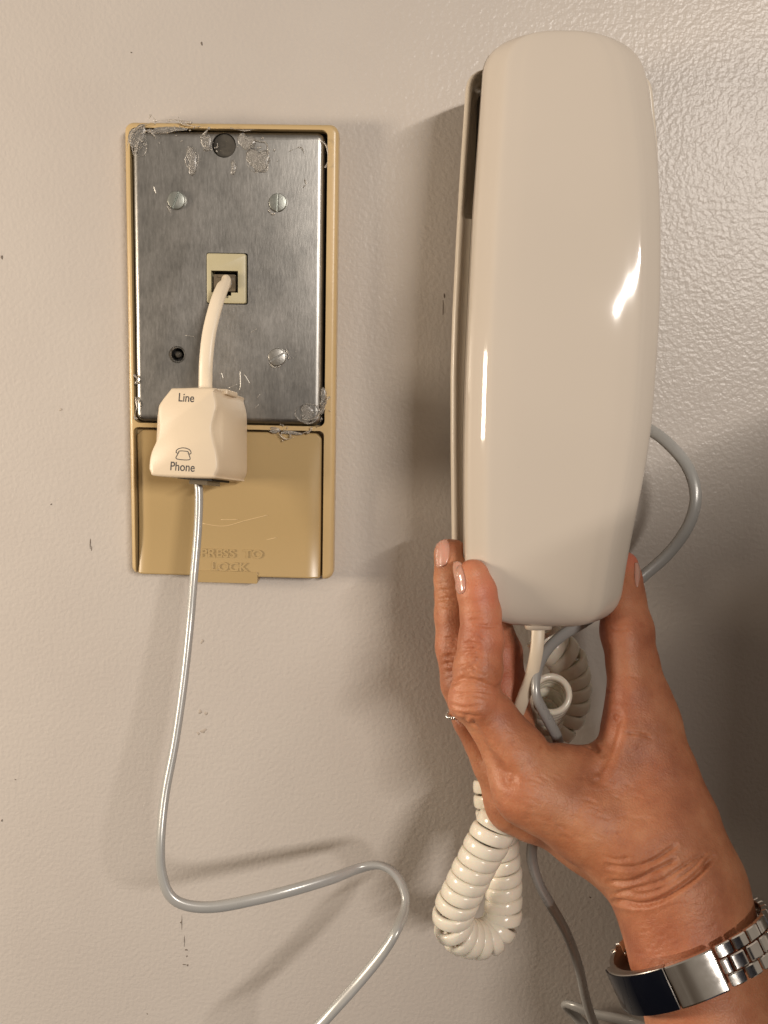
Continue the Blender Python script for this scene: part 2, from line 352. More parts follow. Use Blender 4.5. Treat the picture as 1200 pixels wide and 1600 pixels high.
# door: bowed panel
nxs, nzs = 26, 30; vs = []
def door_d(u, t):                              # u across, t 0 top .. 1 bottom
    return 6.6 + 0.3*math.sin(t*3.1) + 2.4*max(0, (t-0.62)/0.38)**2.2 - 1.1*max(0, (abs(u-.5)-0.455)/0.045)**2*min(1, t*3)
for j in range(nzs+1):
    for i in range(nxs+1):
        u, t = i/nxs, j/nzs
        u_ = u
        x = dx0+0.0004 + (dx1-dx0-0.0008)*u_; z = dz1-0.0003 - (dz1-dz0)*t
        ins = 0
        if t < 0.04: x += (0.5-u)*0.004*((0.04-t)/0.04)**2
        vs.append((x, -door_d(u, t)/1000, z))
nfr = len(vs); vs += [(x, -0.0028, z) for x, y, z in vs]
fs = []; q = nxs+1
for j in range(nzs):
    for i in range(nxs):
        a = j*q+i; fs.append([a, a+1, a+q+1, a+q]); fs.append([a+nfr, a+q+nfr, a+q+1+nfr, a+1+nfr])
for i in range(nxs): fs.append([i, i+nfr, i+1+nfr, i+1]); a = nzs*q+i; fs.append([a, a+1, a+1+nfr, a+nfr])
for j in range(nzs): a = j*q; fs.append([a, a+q, a+q+nfr, a+nfr]); a = j*q+nxs; fs.append([a, a+nfr, a+q+nfr, a+q])
door = child('door', vs, fs, M_DOOR, plate); bevel(door, 0.0007, 3, 40); autosmooth(door, 40)
tx0, tz0, tx1, tz1 = rectpx(307, 892, 403, 910, 8)
v_, f_ = prism(rrect(tx0, tz0, tx1, tz1, .0005, 3), 2.6, 9.0); tb = child('release_tab', v_, f_, M_DOOR, door, False); bevel(tb, .0006, 3)
def emboss(s, px, py, size, xs):
    vt, ft = text_mesh(s, size, 0.00034, xs, 0.00010); c = P(px, py, 8.4); out = []
    for x, y, z in vt:
        X = c.x+x; Z = c.z+y; t = min(1, max(0, (dz1-Z)/(dz1-dz0)))
        out.append((X, -(door_d(0.5, t)/1000+0.00001+z), Z))
    return child('embossed_lettering', out, ft, M_DOOR, door, False)
emboss('PRESS  TO', 361, 866, 0.0044, 1.2); emboss('LOCK', 358, 886, 0.0044, 1.2)
# little wear scratches in steel and on the door
M_SCR = mat('scratch', (0.50, 0.48, 0.44), 0.4, 0.8)
def scratch(pts, r, parent, d, mt=M_SCR):
    p = cr_path([tuple(P(x, y, d)) for x, y in pts], 6); v_, f_ = sweep(p, r/1000*0.35, r/1000, 6, ref=(0, 1, 0), fixed=True); child('scratch', v_, f_, mt, parent)
for q_ in ([(375, 578), (376, 600), (374, 610)], [(382, 585), (391, 600)], [(346, 582), (349, 592)], [(358, 606), (371, 600)], [(402, 622), (406, 616)], [(398, 638), (404, 632)], [(290, 524), (304, 526)], [(393, 519), (401, 514)], [(240, 290), (244, 303)]):
    scratch(q_, 0.16, stl, 8.42)
M_SCR2 = mat('door_scratch', (0.62, 0.46, 0.25), 0.35)
for q_ in ([(316, 818), (350, 822), (385, 813), (418, 805)], [(385, 850), (405, 846), (432, 840)], [(345, 812), (372, 812)]): scratch(q_, 0.14, door, 6.98, M_SCR2)
# glue residue: lumps, rims and threads
def thread(pts, r, d=9.0):
    p = [tuple(P(x, y, (q_[0] if q_ else d))) for x, y, *q_ in pts]; p = cr_path(p, 5); n = len(p)
    rr_ = r/1000*(0.55+0.45*np.sin(np.linspace(0, 9, n)+r*50)); return sweep(p, rr_, rr_, 6)
gl = []
gr = np.random.default_rng(3)
def loop(cx_, cz_, a, b, r, d=8.6, n=11, jit=0.16):
    r *= 0.45
    pts = []
    for k in range(n+1):
        t = 6.2832*k/n + 0.3; j = 1+gr.uniform(-jit, jit) if k < n else None
        if j is None: pts.append(pts[0]); break
        pts.append((cx_+a*j*math.cos(t), cz_+b*j*math.sin(t), d+gr.uniform(-.2, .5)))
    return thread(pts, r)
for cx_, cz_, a, b, r in ((404, 245, 18, 26, .6), (300, 250, 10, 18, .45), (480, 645, 17, 15, .8), (216, 222, 13, 22, .7)):
    gl.append(loop(cx_, cz_, a, b, r))
for cx_, cy_, a, b, dd in ((404, 250, 3.4, 4.8, 8.4), (300, 250, 2.2, 4.0, 8.4), (480, 645, 3.0, 2.6, 8.4), (385, 222, 2.6, 3.2, 8.4), (214, 214, 2.6, 4.4, 8.2), (322, 222, 1.6, 3.6, 8.4), (455, 676, 3.4, .8, 8.0), (430, 672, 2.4, 1.0, 8.0), (505, 625, 1.4, 4.0, 8.2), (260, 203, 7, 1.0, 8.2), (365, 262, 1.2, 2.0, 8.4)):
    gl.append(blob(P(cx_, cy_, dd), (a/1000, 0.0004, b/1000), 8, int(cx_), 0.3))
for pts, r in (([(198, 236, 8.5), (204, 210, 10), (222, 196, 9.5), (262, 187, 9.2), (300, 192, 9)], .35), ([(212, 240, 8.8), (218, 214, 9.8), (232, 204, 9.4), (245, 216, 9)], .4), ([(233, 186, 8.5), (236, 180, 9), (244, 190, 9.2)], .35),
               ([(262, 190, 9), (275, 187, 9.5), (290, 195, 9.2), (330, 200, 9)], .3), ([(318, 212, 9), (325, 202, 11), (327, 200, 12)], .5), ([(360, 200, 9), (380, 204, 9.2), (400, 202, 9)], .3), ([(470, 655, 9), (490, 654, 9.4), (508, 634, 10), (512, 622, 10)], .45),
               ([(500, 640, 9), (508, 628, 11), (515, 620, 11.5)], .5), ([(433, 672, 8.8), (440, 682, 9.2), (450, 686, 9), (470, 678, 9.2), (487, 672, 9)], .35), ([(480, 678, 9), (485, 672, 10), (487, 668, 9.5)], .5), ([(212, 620, 8.6), (214, 635, 9), (210, 650, 9), (214, 655, 9)], .5), ([(209, 585, 8), (214, 592, 9), (212, 600, 8.6)], .5),
               ([(496, 215, 8.8), (510, 228, 9.6), (512, 250, 9.4), (508, 262, 9)], .35), ([(452, 236, 8.8), (470, 230, 9), (478, 245, 8.9)], .18), ([(476, 280, 8.7), (478, 288, 8.9), (474, 292, 8.8)], .25), ([(264, 326, 8.8), (262, 322, 9.2), (266, 334, 9)], .3), ([(420, 328, 8.8), (424, 334, 9), (430, 334, 8.9)], .4), ([(446, 545, 9), (450, 552, 9.8), (452, 560, 9.2)], .35), ([(420, 566, 8.8), (428, 574, 9), (438, 572, 9)], .35)):
    gl.append(thread(pts, r))
for k in range(90):                            # crumbs around the glued corners
    cx_, cz_, s_ = ((400, 235, 22), (216, 225, 14), (490, 645, 18), (325, 225, 16), (440, 674, 18), (270, 200, 30))[k % 6]
    gl.append(blob(P(cx_+gr.normal()*s_*.6, cz_+gr.normal()*s_*.5, 8.7), (gr.uniform(.12, .4)/1000, .00022, gr.uniform(.15, .6)/1000), 4, k, .3))
v_, f_ = join(gl); g = child('glue_residue', v_, f_, M_GLUE, plate); tag(g, kind='stuff')
# ------------------------------------------------------------------ DSL filter with its short line cord
FC = P(306, 680, 22)
filt = empty('line_filter', FC); tag(filt, 'ivory in-line telephone filter box hanging on its short cord from the jack', 'line filter')
Q = Matrix.Rotation(R(-12.0), 3, 'Z') @ Matrix.Rotation(R(-9.0), 3, 'X') @ Matrix.Rotation(R(1.2), 3, 'Y')
D_FR, HALF = 35.0, 14.0
fo = [(267, 606), (330, 605), (334, 612), (338, 632), (335, 648), (331, 668), (334, 688), (339, 710), (340, 732), (335, 744), (328, 747), (245, 744), (234, 738), (232, 728), (235, 708), (244, 686), (247, 664), (246, 640), (250, 628)]
def fl(px, py, dd):                            # local filter coordinates, front plane = +HALF
    # solve the local (x,z) of a photo point lying on the tilted front plane
    o_ = CAM; ray = (P(px, py, 20)-CAM)
    nrm = Q @ Vector((0, -1, 0)); p0 = FC + nrm*(HALF/1000)
    t = (p0-o_).dot(nrm)/ray.dot(nrm); w_ = Q.transposed() @ (o_+ray*t-FC); return w_.x, w_.z
fo2 = [fl(x, y, 0) for x, y in fo]
fob = [(267, 606), (330, 605), (335, 612), (340, 632), (341, 648), (341, 668), (341, 688), (341, 710), (340.5, 732), (335, 744), (328, 747), (245, 744), (236, 738), (233, 728), (232, 708), (233, 686), (234, 664), (236, 640), (246, 622)]
fo3 = [fl(x, y, 0) for x, y in fob]
n = len(fo2); cxx = sum(a for a, b in fo2)/n; czz = sum(b for a, b in fo2)/n
rings = []
for dd, ins in ((HALF, .0011), (HALF-0.35, .0003), (HALF-1.2, 0), (HALF-3.0, 0), (HALF-4.2, 0), (HALF-5.6, 0), (-2.2, 0), (-HALF+1.2, 0), (-HALF+.3, .0003), (-HALF, .0011)):
    ring = []
    bk_ = min(1, max(0, (HALF-1.6-dd)/4.5)); bk_ = bk_*bk_*(3-2*bk_); mixd = [(a*(1-bk_)+c_*bk_, b*(1-bk_)+d_*bk_) for (a, b), (c_, d_) in zip(fo2, fo3)]
    smo = cr_path(mixd+[mixd[0]], 4)[:-1]
    for a, b in smo:
        L = math.hypot(a-cxx, b-czz); k = (L-ins)/L; ring.append(FC + Q @ Vector((cxx+(a-cxx)*k, -dd/1000, czz+(b-czz)*k)))
    rings.append(ring)
m_ = len(rings[0]); vs = [p for r in rings for p in r]
fs = [[j*m_+k, j*m_+(k+1) % m_, (j+1)*m_+(k+1) % m_, (j+1)*m_+k] for j in range(len(rings)-1) for k in range(m_)] + [list(range(m_)), list(range(len(vs)-m_, len(vs)))]
body = child('body', vs, fs, M_FILTER, filt); autosmooth(body, 50)
def on_front(vt, px, py, ang=0.0):
    a, b = fl(px, py, 0); return [FC + Q @ Vector((a+x, -(HALF/1000+z+0.00002), b+y)) for x, y, z in vt]
for s_, px, py, sz in (('Line', 291, 622, .0042), ('Phone', 285, 730, .0043)):
    vt, ft = text_mesh(s_, sz, 0.00003, 0.86, 0.00004); child('printed_word', on_front(vt, px, py), ft, M_INK, body, False)
def stroke(pts, r):
    p = cr_path([(x, y, 0.00003) for x, y in pts], 5); return sweep(p, 0.00003, r, 6, ref=(0, 0, 1), fixed=True)
k_ = 0.001
ic = [stroke([(-2.7*k_, .4*k_), (-2.75*k_, 1.0*k_), (-2.2*k_, 1.7*k_), (-1*k_, 2.15*k_), (0, 2.25*k_), (1*k_, 2.15*k_), (2.2*k_, 1.7*k_), (2.75*k_, 1.0*k_), (2.7*k_, .4*k_), (1.9*k_, .35*k_), (1.75*k_, .95*k_), (.9*k_, 1.15*k_), (-.9*k_, 1.15*k_), (-1.75*k_, .95*k_), (-1.9*k_, .35*k_), (-2.7*k_, .4*k_)], .00017),
      stroke([(-1.7*k_, .7*k_), (-2.2*k_, -.2*k_), (-2.35*k_, -1.7*k_), (2.35*k_, -1.7*k_), (2.2*k_, -.2*k_), (1.7*k_, .7*k_)], .00017)]
vt, ft = join(ic); child('printed_telephone_symbol', on_front(vt, 286.5, 710), ft, M_INK, body, False)
# strain relief on top, port below
def lbox(x0, x1, y0, y1, z0, z1):
    pts = [(x, y, z) for x in (x0, x1) for y in (y0, y1) for z in (z0, z1)]
    return [FC+Q@Vector(p) for p in pts], [[0, 1, 3, 2], [4, 6, 7, 5], [0, 4, 5, 1], [2, 3, 7, 6], [0, 2, 6, 4], [1, 5, 7, 3]]
ztop = fl(300, 605, 0)[1]; zbot = fl(300, 746, 0)[1]; xm = fl(300, 606, 0)[0]; xb = fl(290, 746, 0)[0]
v_, f_ = lbox(xm-.0008, xm+.0098, -.006, .004, ztop-.001, ztop+.0009); c_ = child('collar', v_, f_, M_FILTER, body, False); bevel(c_, .0005, 2)
v_, f_ = lbox(xb-.0060, xb+.0070, -.0075, .0085, zbot-.0006, zbot+.004); child('port', v_, f_, M_DARK, body, False)
v_, f_ = lbox(xb-.0022, xb+.0045, -.0058, .006, zbot-.0022, zbot+.001); child('cord_plug', v_, f_, M_CLEAR, body, False)
jc = P(352, 441, 9)
lc = cr_path([tuple(P(353, 446, 6)), tuple(P(353, 440, 12)), tuple(P(349, 446, 17)), tuple(P(338, 475, 22.5)), tuple(P(327, 520, 26)), tuple(P(322, 565, 27.5)), tuple(P(321, 604, 27)), tuple(P(320, 615, 26.5))], 14)
v_, f_ = sweep(lc, 0.0014, 0.0025, 20, ref=(0.25, 1, 0), fixed=True, power=0.8); child('line_cord', v_, f_, M_CORDI, filt)
a = P(ox0 and 352, 441, 9)
v_, f_ = prism(rrect(ox0+.0009, oz0+.0004, ox1-.0010, oz1-.0013, .0004, 3), 3.4, 9.6); pl = child('modular_plug', v_, f_, M_CLEAR, filt, False); bevel(pl, .0003, 2)
v_, f_ = prism(rrect(ox0+.0025, oz1-.0024, ox1-.0025, oz1-.0014, .0002, 2), 9.2, 10.4); child('plug_latch', v_, f_, M_CLEAR, pl, False)
# ------------------------------------------------------------------ grey phone cord
gp = [(309, 745, 24, 90), (311, 775, 25, 80), (309, 830, 28, 75), (303, 900, 32, 70), (296, 980, 38, 65), (286, 1070, 43, 60), (273, 1160, 48, 60), (258, 1240, 53, 60), (251, 1310, 58, 60), (252, 1360, 60, 45), (264, 1397, 61, 25), (290, 1414, 61, 10), (335, 1417, 60, 5), (400, 1405, 58, 0), (460, 1390, 55, 0), (520, 1372, 49, 5),
      (560, 1357, 43, 25), (592, 1352, 42, 60), (616, 1364, 43, 90), (631, 1390, 46, 95), (633, 1418, 50, 90), (620, 1452, 59, 70), (598, 1488, 61, 55), (560, 1535, 63, 50), (505, 1596, 66, 50), (440, 1670, 66, 50), (470, 1780, 58, 40), (640, 1840, 45, 30), (800, 1780, 30, 20), (850, 1690, 18, 20), (915, 1622, 9, 30), (902, 1590, 6, 40), (884, 1570, 9, 30),
      (897, 1572, 14, 20), (930, 1584, 18, 20), (975, 1594, 22, 20), (1020, 1612, 26, 30), (1035, 1650, 30, 50), (1000, 1680, 34, 60), (955, 1650, 36, 60), (928, 1600, 37, 60), (914, 1555, 38, 60), (904, 1510, 38, 60), (886, 1460, 38, 60), (861, 1415, 38, 50), (842, 1380, 37, 50), (831, 1340, 36, 30), (836, 1300, 36, 20), (850, 1250, 36, 20), (868, 1200, 42, 30), (872, 1160, 50, 40), (858, 1128, 57, 45), (843, 1100, 60, 60), (837, 1078, 60, 80), (840, 1048, 57, 60), (853, 1018, 52, 30), (878, 993, 46, 15),
      (912, 972, 42, 10), (958, 940, 38, 10), (1003, 902, 36, 10), (1045, 864, 36, 5), (1076, 820, 37, 0), (1087, 775, 37, 0), (1075, 731, 34, 0), (1046, 695, 28, 0), (1012, 670, 22, 0), (960, 650, 14, 0), (905, 640, 9, 0)]
pp = cr_path([(*P(x, y, d), R(tw)) for x, y, d, tw in gp], 9)
v_, f_ = sweep(pp[:, :3], 0.00150, 0.00208, 16, twist=pp[:, 3], ref=(0, 1, 0), fixed=True, power=0.9)
gc = obj('grey_telephone_cord', v_, f_, M_GREY, origin=P(309, 745, 24)); tag(gc, 'silver grey cord running down from the filter and looping beside the handset', 'telephone cord')
# ------------------------------------------------------------------ phone base and handset
def interp(tab, x):
    return np.interp(x, [a for a, b in tab], [b for a, b in tab])
def bspl(ctrl, n):                             # closed uniform cubic B-spline
    c = np.array(ctrl, float); m__ = len(c); out = []
    for i in range(m__):
        p0, p1, p2, p3 = c[(i-1) % m__], c[i], c[(i+1) % m__], c[(i+2) % m__]
        for k in range(n):
            t = k/n; out.append(((1-t)**3*p0 + (3*t**3-6*t*t+4)*p1 + (-3*t**3+3*t*t+3*t+1)*p2 + t**3*p3)/6)
    return np.array(out)
def smooth_tab(tab, n=60, w=3):
    ys = np.linspace(tab[0][0], tab[-1][0], n); v_ = np.interp(ys, [a for a, b in tab], [b for a, b in tab])
    for _ in range(w):
        q_ = v_.copy(); q_[1:-1] = (v_[:-2]+2*v_[1:-1]+v_[2:])/4; v_ = q_
    return list(zip(ys, v_))
DS = 60.0
hL = smooth_tab([(48, 759), (124, 754.5), (257, 745), (352, 738), (495, 731), (590, 727), (700, 724), (800, 724), (865, 725), (920, 727), (976, 729)])
hR = smooth_tab([(48, 1008), (96, 1013), (121, 1018), (226, 1028.5), (305, 1031.5), (400, 1030.5), (480, 1028), (590, 1020), (663, 1014), (744, 1002), (847, 982), (900, 974), (976, 965)])
def hs_section(hw, b, f, s, lo, hi):           # (x, depth) control polygon, full bevelled slab
    c1, c2 = 7.4*s, 6.0*s
    half = [(-hw*0.5, f+0.35*s), (-hw+c1+4.5*s, f+0.05*s), (-hw+c1, f-0.25*s), (-hw+c1-1.4*s, f-0.9*s), (-hw+2.2*s, f-c2+1.4*s), (-hw+0.55*s, f-c2-0.6*s), (-hw, f-c2-3.4*s), (-hw+.1*s, (f+b)/2-1*s), (-hw+.7*s, b+6*s), (-hw+1.6*s, b+2.2*s), (-hw+4.5*s, b), (-hw*.5, b)]
    half = [(x, min(max(y, lo), hi)) for x, y in half]
    return half + [(-x, y) for x, y in half[::-1]]
def handset_mesh(dlo, dhi, grow=0.0):
    rings = []
    top, bot = 48.0, 975.0
    zs = []
    NB_ = 46
    v__ = [math.sin(k/10*math.pi/2) for k in range(10, 0, -1)]
    ct_px, cb_px = 74.0, 66.0
    ys = [(top+ct_px*(1-v), v) for v in v__] + [(top+ct_px+(bot-cb_px-top-ct_px)*k/NB_, 0) for k in range(NB_+1)] + [(bot-cb_px*(1-v), v) for v in v__[::-1]]
    for y, v in ys:
        l = P(interp(hL, y), y, DS); r = P(interp(hR, y), y, DS)
        zc = P(877, y, DS).z
        cx_ = (l.x+r.x)/2; hw = (r.x-l.x)/2*1000+grow
        t = (y-48)/927
        f = 73.5 - 15*(abs(t-0.64))**2.0*2 ; b = 47 + 3*math.sin(t*math.pi)
        pw = 3.0
        s = max(1e-4, 1-v**pw)**(1/pw); s2 = max(1e-4, 1-v**3.6)**(1/3.6)
        if v > 0.9999: s, s2 = 0.18, 0.25
        dc = 60; f2 = dc+(f-dc)*s2; b2 = dc+(b-dc)*s2
        sec = bspl(hs_section(hw*s, b2, f2, max(.15, min(s, s2)), dlo, dhi), 4)
        rings.append([(cx_+x/1000, -y_/1000, zc) for x, y_ in sec])
    m_ = len(rings[0]); vs = [p for r_ in rings for p in r_]
    fs = [[j*m_+k, j*m_+(k+1) % m_, (j+1)*m_+(k+1) % m_, (j+1)*m_+k] for j in range(len(rings)-1) for k in range(m_)] + [list(range(m_)), list(range(len(vs)-m_, len(vs)))]
    return vs, fs
hand_set = empty('telephone_handset', P(862, 975, 58)); tag(hand_set, 'glossy ivory telephone handset held between fingers and thumb', 'telephone handset')
v_, f_ = handset_mesh(54.0, 200); fs_ = child('front_shell', v_, f_, M_PHONE, hand_set)
v_, f_ = handset_mesh(0, 53.6, 0.25); child('rear_shell', v_, f_, M_PHONE, hand_set)
v_, f_ = handset_mesh(52.0, 55.5, -0.9); child('seam', v_, f_, M_DARK, hand_set)
for x, y, r in ((835, 902, .22), (880, 710, .12), (810, 730, .12)):
    v_, f_ = blob(P(x, y, 73.5-15*abs((y-48)/927-.64)**2.0*2+0.15), (r/1000, .00025, r/1000), 5, int(x), .2); child('dirt_speck', v_, f_, M_SPECK, fs_)
M_SCUFF = mat('scuff', (0.60, 0.535, 0.46), 0.25)
def fdep(y): return 73.5-15*abs((y-48)/927-.64)**2.0*2
for q_ in ([(948, 348), (968, 351), (985, 356)], [(945, 300), (962, 298)], [(800, 640), (806, 668)]):
    pt_ = cr_path([tuple(P(x, y, fdep(y)+.05)) for x, y in q_], 6); v_, f_ = sweep(pt_, .00006, .00016, 6, fixed=True); child('scuff', v_, f_, M_SCUFF, fs_)
v_, f_ = sweep([tuple(P(841, 966, 57)), tuple(P(841, 980, 57))], .0042, .0045, 20, power=.6); child('cord_socket', v_, f_, M_BASE, hand_set)
# base: tray with rim, pocket under the raised earpiece
bL = smooth_tab([(108, 728), (153, 725), (257, 718), (368, 711.5), (500, 705), (590, 702.5), (700, 702.5), (828, 704), (935, 706)], 60, 1)
rings = []; top, bot = 93.0, 905.0
v__ = [math.sin(k/9*math.pi/2) for k in range(9, 0, -1)]
ys = [(top+50*(1-v), v) for v in v__] + [(top+50+(bot-50-top-50)*k/110, 0) for k in range(111)] + [(bot-50*(1-v), v) for v in v__[::-1]]
RIM = 40.0
for y, v in ys:
    l = P(interp(bL, y), y, RIM); cxh = (P(interp(hL, y), y, DS).x + P(interp(hR, y), y, DS).x)/2
    hw = (cxh-l.x)*1000; t = (y-106)/799
    s = max(1e-4, 1-v**3.0)**(1/3.0); s2 = max(1e-4, 1-v**4)**.25
    if v > .9999: s, s2 = .2, .35
    hw *= s; rim = 14+(RIM-14)*s2; bk = 10
    pk = 0.0
    if y < 340 and v < 0.85: pk = min(1.0, (340-y)/14)**.5
    fl_ = rim-1.2-19*pk if pk > 0 else rim-0.9
    iw = max(1, hw-(2.7 if pk > 0 else 3.2)*s)
    half = [(-iw*.5, fl_), (-iw+1.2, fl_), (-iw+.15, fl_+.4), (-iw, (fl_+rim)/2), (-iw-.1*s, rim-.7), (-iw-.7*s, rim), (-hw+1.2*s, rim), (-hw+.2, rim-1.1), (-hw+.5*s, rim-8*s2), (-hw+1.5*s, bk+6), (-hw+3.5*s, bk+.5), (-hw*.6, bk)]
    sec = bspl(half+[(-x, q_) for x, q_ in half[::-1]], 3)
    zc = P(877, y, RIM).z
    rings.append([(cxh+x/1000, -q_/1000, zc) for x, q_ in sec])
m_ = len(rings[0]); vs = [p for r_ in rings for p in r_]
fs = [[j*m_+k, j*m_+(k+1) % m_, (j+1)*m_+(k+1) % m_, (j+1)*m_+k] for j in range(len(rings)-1) for k in range(m_)] + [list(range(m_)), list(range(len(vs)-m_, len(vs)))]
pb = empty('wall_telephone', P(880, 905, 20)); tag(pb, 'ivory wall telephone mostly hidden behind the handset, dark slot at its upper left', 'telephone')
bb = child('cradle', vs, fs, M_BASE, pb); autosmooth(bb, 60)
M_CAVITY_SHADE = mat('painted_cavity_shade', (0.05, 0.038, 0.028), 0.5)  # dark colour stands in for shade inside the hollow cradle
q0 = P(751, 170, 22); q1 = P(960, 325, 22)
v_, f_ = prism(rrect(q0.x-.0012, q1.z, q1.x, q0.z+.006, .004), 20.8, 22.0); child('cavity_shade_sheet', v_, f_, M_CAVITY_SHADE, pb, False)  # dark sheet in the ivory pocket, shade painted as colour
v_, f_ = sweep([tuple(P(846, 890, 22)), tuple(P(846, 925, 22))], .004, .005, 16, power=.6); child('cord_socket', v_, f_, M_BASE, pb)
# ------------------------------------------------------------------ coiled cord
def coil(ctrl, pitch, sect_a, sect_r, ref=(0, 1, 0)):
    pc = cr_path([(*PM(x, y, d), r+.4, pk*1.08) for x, y, d, r, pk in ctrl], 40)
    path = pc[:, :3]; rad = pc[:, 3]; pks = pc[:, 4]
    L = np.concatenate([[0], np.cumsum(np.linalg.norm(np.diff(path, axis=0), axis=1))])
    ph = np.concatenate([[0], np.cumsum(np.diff(L)/((pks[1:]+pks[:-1])/2))])*2*math.pi
    T, N, B = frames(path, ref)
    turns = ph[-1]/(2*math.pi); m_ = int(turns*28)
    a = np.linspace(0, ph[-1], m_)
    ip = lambda arr: np.stack([np.interp(a, ph, arr[:, k]) for k in range(3)], 1)
    c, n_, b_, t_ = ip(path), ip(N), ip(B), ip(T); rr_ = np.interp(a, ph, rad)
    rr_ = rr_*(1+0.015*np.sin(a*0.37)+0.01*np.sin(a*0.13+1))
    rd = n_*np.cos(a)[:, None] + b_*np.sin(a)[:, None]; rd /= np.linalg.norm(rd, axis=1)[:, None]
    hp = c + rd*rr_[:, None]
    tt = np.gradient(hp, axis=0); tt /= np.linalg.norm(tt, axis=1)[:, None]
    rn = rd - tt*(rd*tt).sum(1)[:, None]; rn /= np.linalg.norm(rn, axis=1)[:, None]
    return hp/1000, rn, np.cross(tt, rn)
cc = [(846, 985, 24, 5.2, 4.6), (856, 1002, 24, 5.6, 4.6), (884, 1030, 23, 5.8, 4.6), (893, 1070, 22, 5.9, 4.6), (884, 1115, 22, 5.9, 4.6), (850, 1150, 24, 5.8, 4.5), (800, 1168, 28, 5.6, 4.4), (772, 1205, 32, 5.4, 4.5), (771, 1255, 34, 5.4, 4.6), (780, 1305, 35, 5.4, 4.6), (786, 1355, 36, 5.2, 4.6), (787, 1400, 37, 5.3, 4.6), (783, 1440, 39, 5.4, 4.4), (762, 1464, 42, 5.5, 4.2), (735, 1466, 46, 5.6, 4.4), (712, 1452, 50, 5.7, 5.0), (708, 1428, 52, 5.7, 5.0), (722, 1395, 54, 5.7, 4.5), (744, 1350, 55, 5.7, 4.5), (770, 1300, 55, 5.8, 4.5), (790, 1262, 53, 5.8, 4.5), (800, 1225, 44, 5.7, 4.5), (822, 1180, 34, 5.6, 4.5), (845, 1130, 33, 5.6, 4.4), (858, 1096, 38, 5.6, 4.2), (862, 1084, 48, 5.6, 4.2)]
hp, rn, bn = coil(cc, 4.4, 2.2, 1.2)
st0 = np.array([tuple(P(846, 925, 22)), tuple(P(846, 955, 23)), tuple(P(845, 972, 24))])
ccx = empty('coiled_handset_cord', P(745, 1466, 46)); tag(ccx, 'coiled ivory handset cord hanging in a loop below the hand', 'coiled cord')
v_, f_ = sweep(hp, 0.00120, 0.00238, 12, NB=(rn, bn), power=0.6); child('coil', v_, f_, M_COIL, ccx)
ld = cr_path([tuple(P(841, 965, 57)), tuple(P(841, 985, 58)), tuple(P(838, 1020, 59)), tuple(P(829, 1060, 58)), tuple(P(814, 1100, 56)), tuple(P(806, 1130, 50)), tuple(P(825, 1140, 44)), tuple(hp[-1])], 12)
v_, f_ = sweep(ld, 0.0013, 0.0022, 16, ref=(0, 1, 0), fixed=True, power=.8); child('straight_lead', v_, f_, M_CORDI, ccx)
ld = cr_path([tuple(P(846, 915, 22)), tuple(P(846, 950, 23)), tuple(hp[0])], 8)
v_, f_ = sweep(ld, 0.0013, 0.0022, 14, fixed=True); child('straight_lead', v_, f_, M_CORDI, ccx)
#HAND
# ------------------------------------------------------------------ hand and forearm: one continuous surface from a blended distance field (mm)
def cone(X, a, b, ra, rb):
    a = np.array(a); b = np.array(b); ba = b-a; pa = X-a
    h = np.clip((pa@ba)/(ba@ba), 0, 1)
    return np.linalg.norm(pa - h[:, None]*ba, axis=1) - (ra+(rb-ra)*h)
def smin(a, b, k):
    h = np.maximum(k-np.abs(a-b), 0)/k
    return np.minimum(a, b) - h*h*k*0.25
def chain(X, pts, k=2.0):
    q = [(PM(x, y, d), r) for x, y, d, r in pts]; s = None
    for (a, ra), (b, rb) in zip(q, q[1:]):
        c = cone(X, a, b, ra, rb); s = c if s is None else smin(s, c, k)
    return s
INDEX = [(739, 900, 70, 5.3), (745, 925, 71, 6.1), (751, 958, 72, 6.3), (752, 1000, 74, 7.0), (747, 1045, 76, 7.6), (742, 1092, 77, 7.5), (768, 1122, 77, 8.0), (806, 1178, 79, 10.0), (840, 1225, 80, 10.6)]
MIDDLE = [(704, 866, 49, 5.6), (709, 905, 52, 6.4), (712, 960, 55, 6.9), (716, 1010, 57, 7.4), (724, 1068, 59, 7.3), (745, 1120, 60, 8.0), (782, 1190, 61, 9.2), (812, 1240, 61, 9.6)]
RING = [(702, 888, 30, 5.4), (708, 930, 33, 6.4), (716, 1000, 37, 7.0), (738, 1075, 39, 7.4), (772, 1150, 41, 8.2), (806, 1232, 42, 9.0)]
LITTLE = [(775, 985, 14, 5.4), (780, 1030, 17, 6.2), (784, 1080, 20, 6.6), (796, 1140, 22, 7.0), (822, 1225, 26, 8.6)]
INNER = [(772, 975, 36, 6.0), (784, 1020, 40, 7.0), (788, 1070, 44, 7.5), (800, 1140, 50, 8.0)]
THUMB = [(975, 884, 49, 4.8), (976, 905, 50, 5.2), (974, 938, 53, 6.6), (980, 985, 57, 8.3), (990, 1040, 61, 8.0), (998, 1085, 64, 9.2), (1003, 1130, 67, 11.3)]
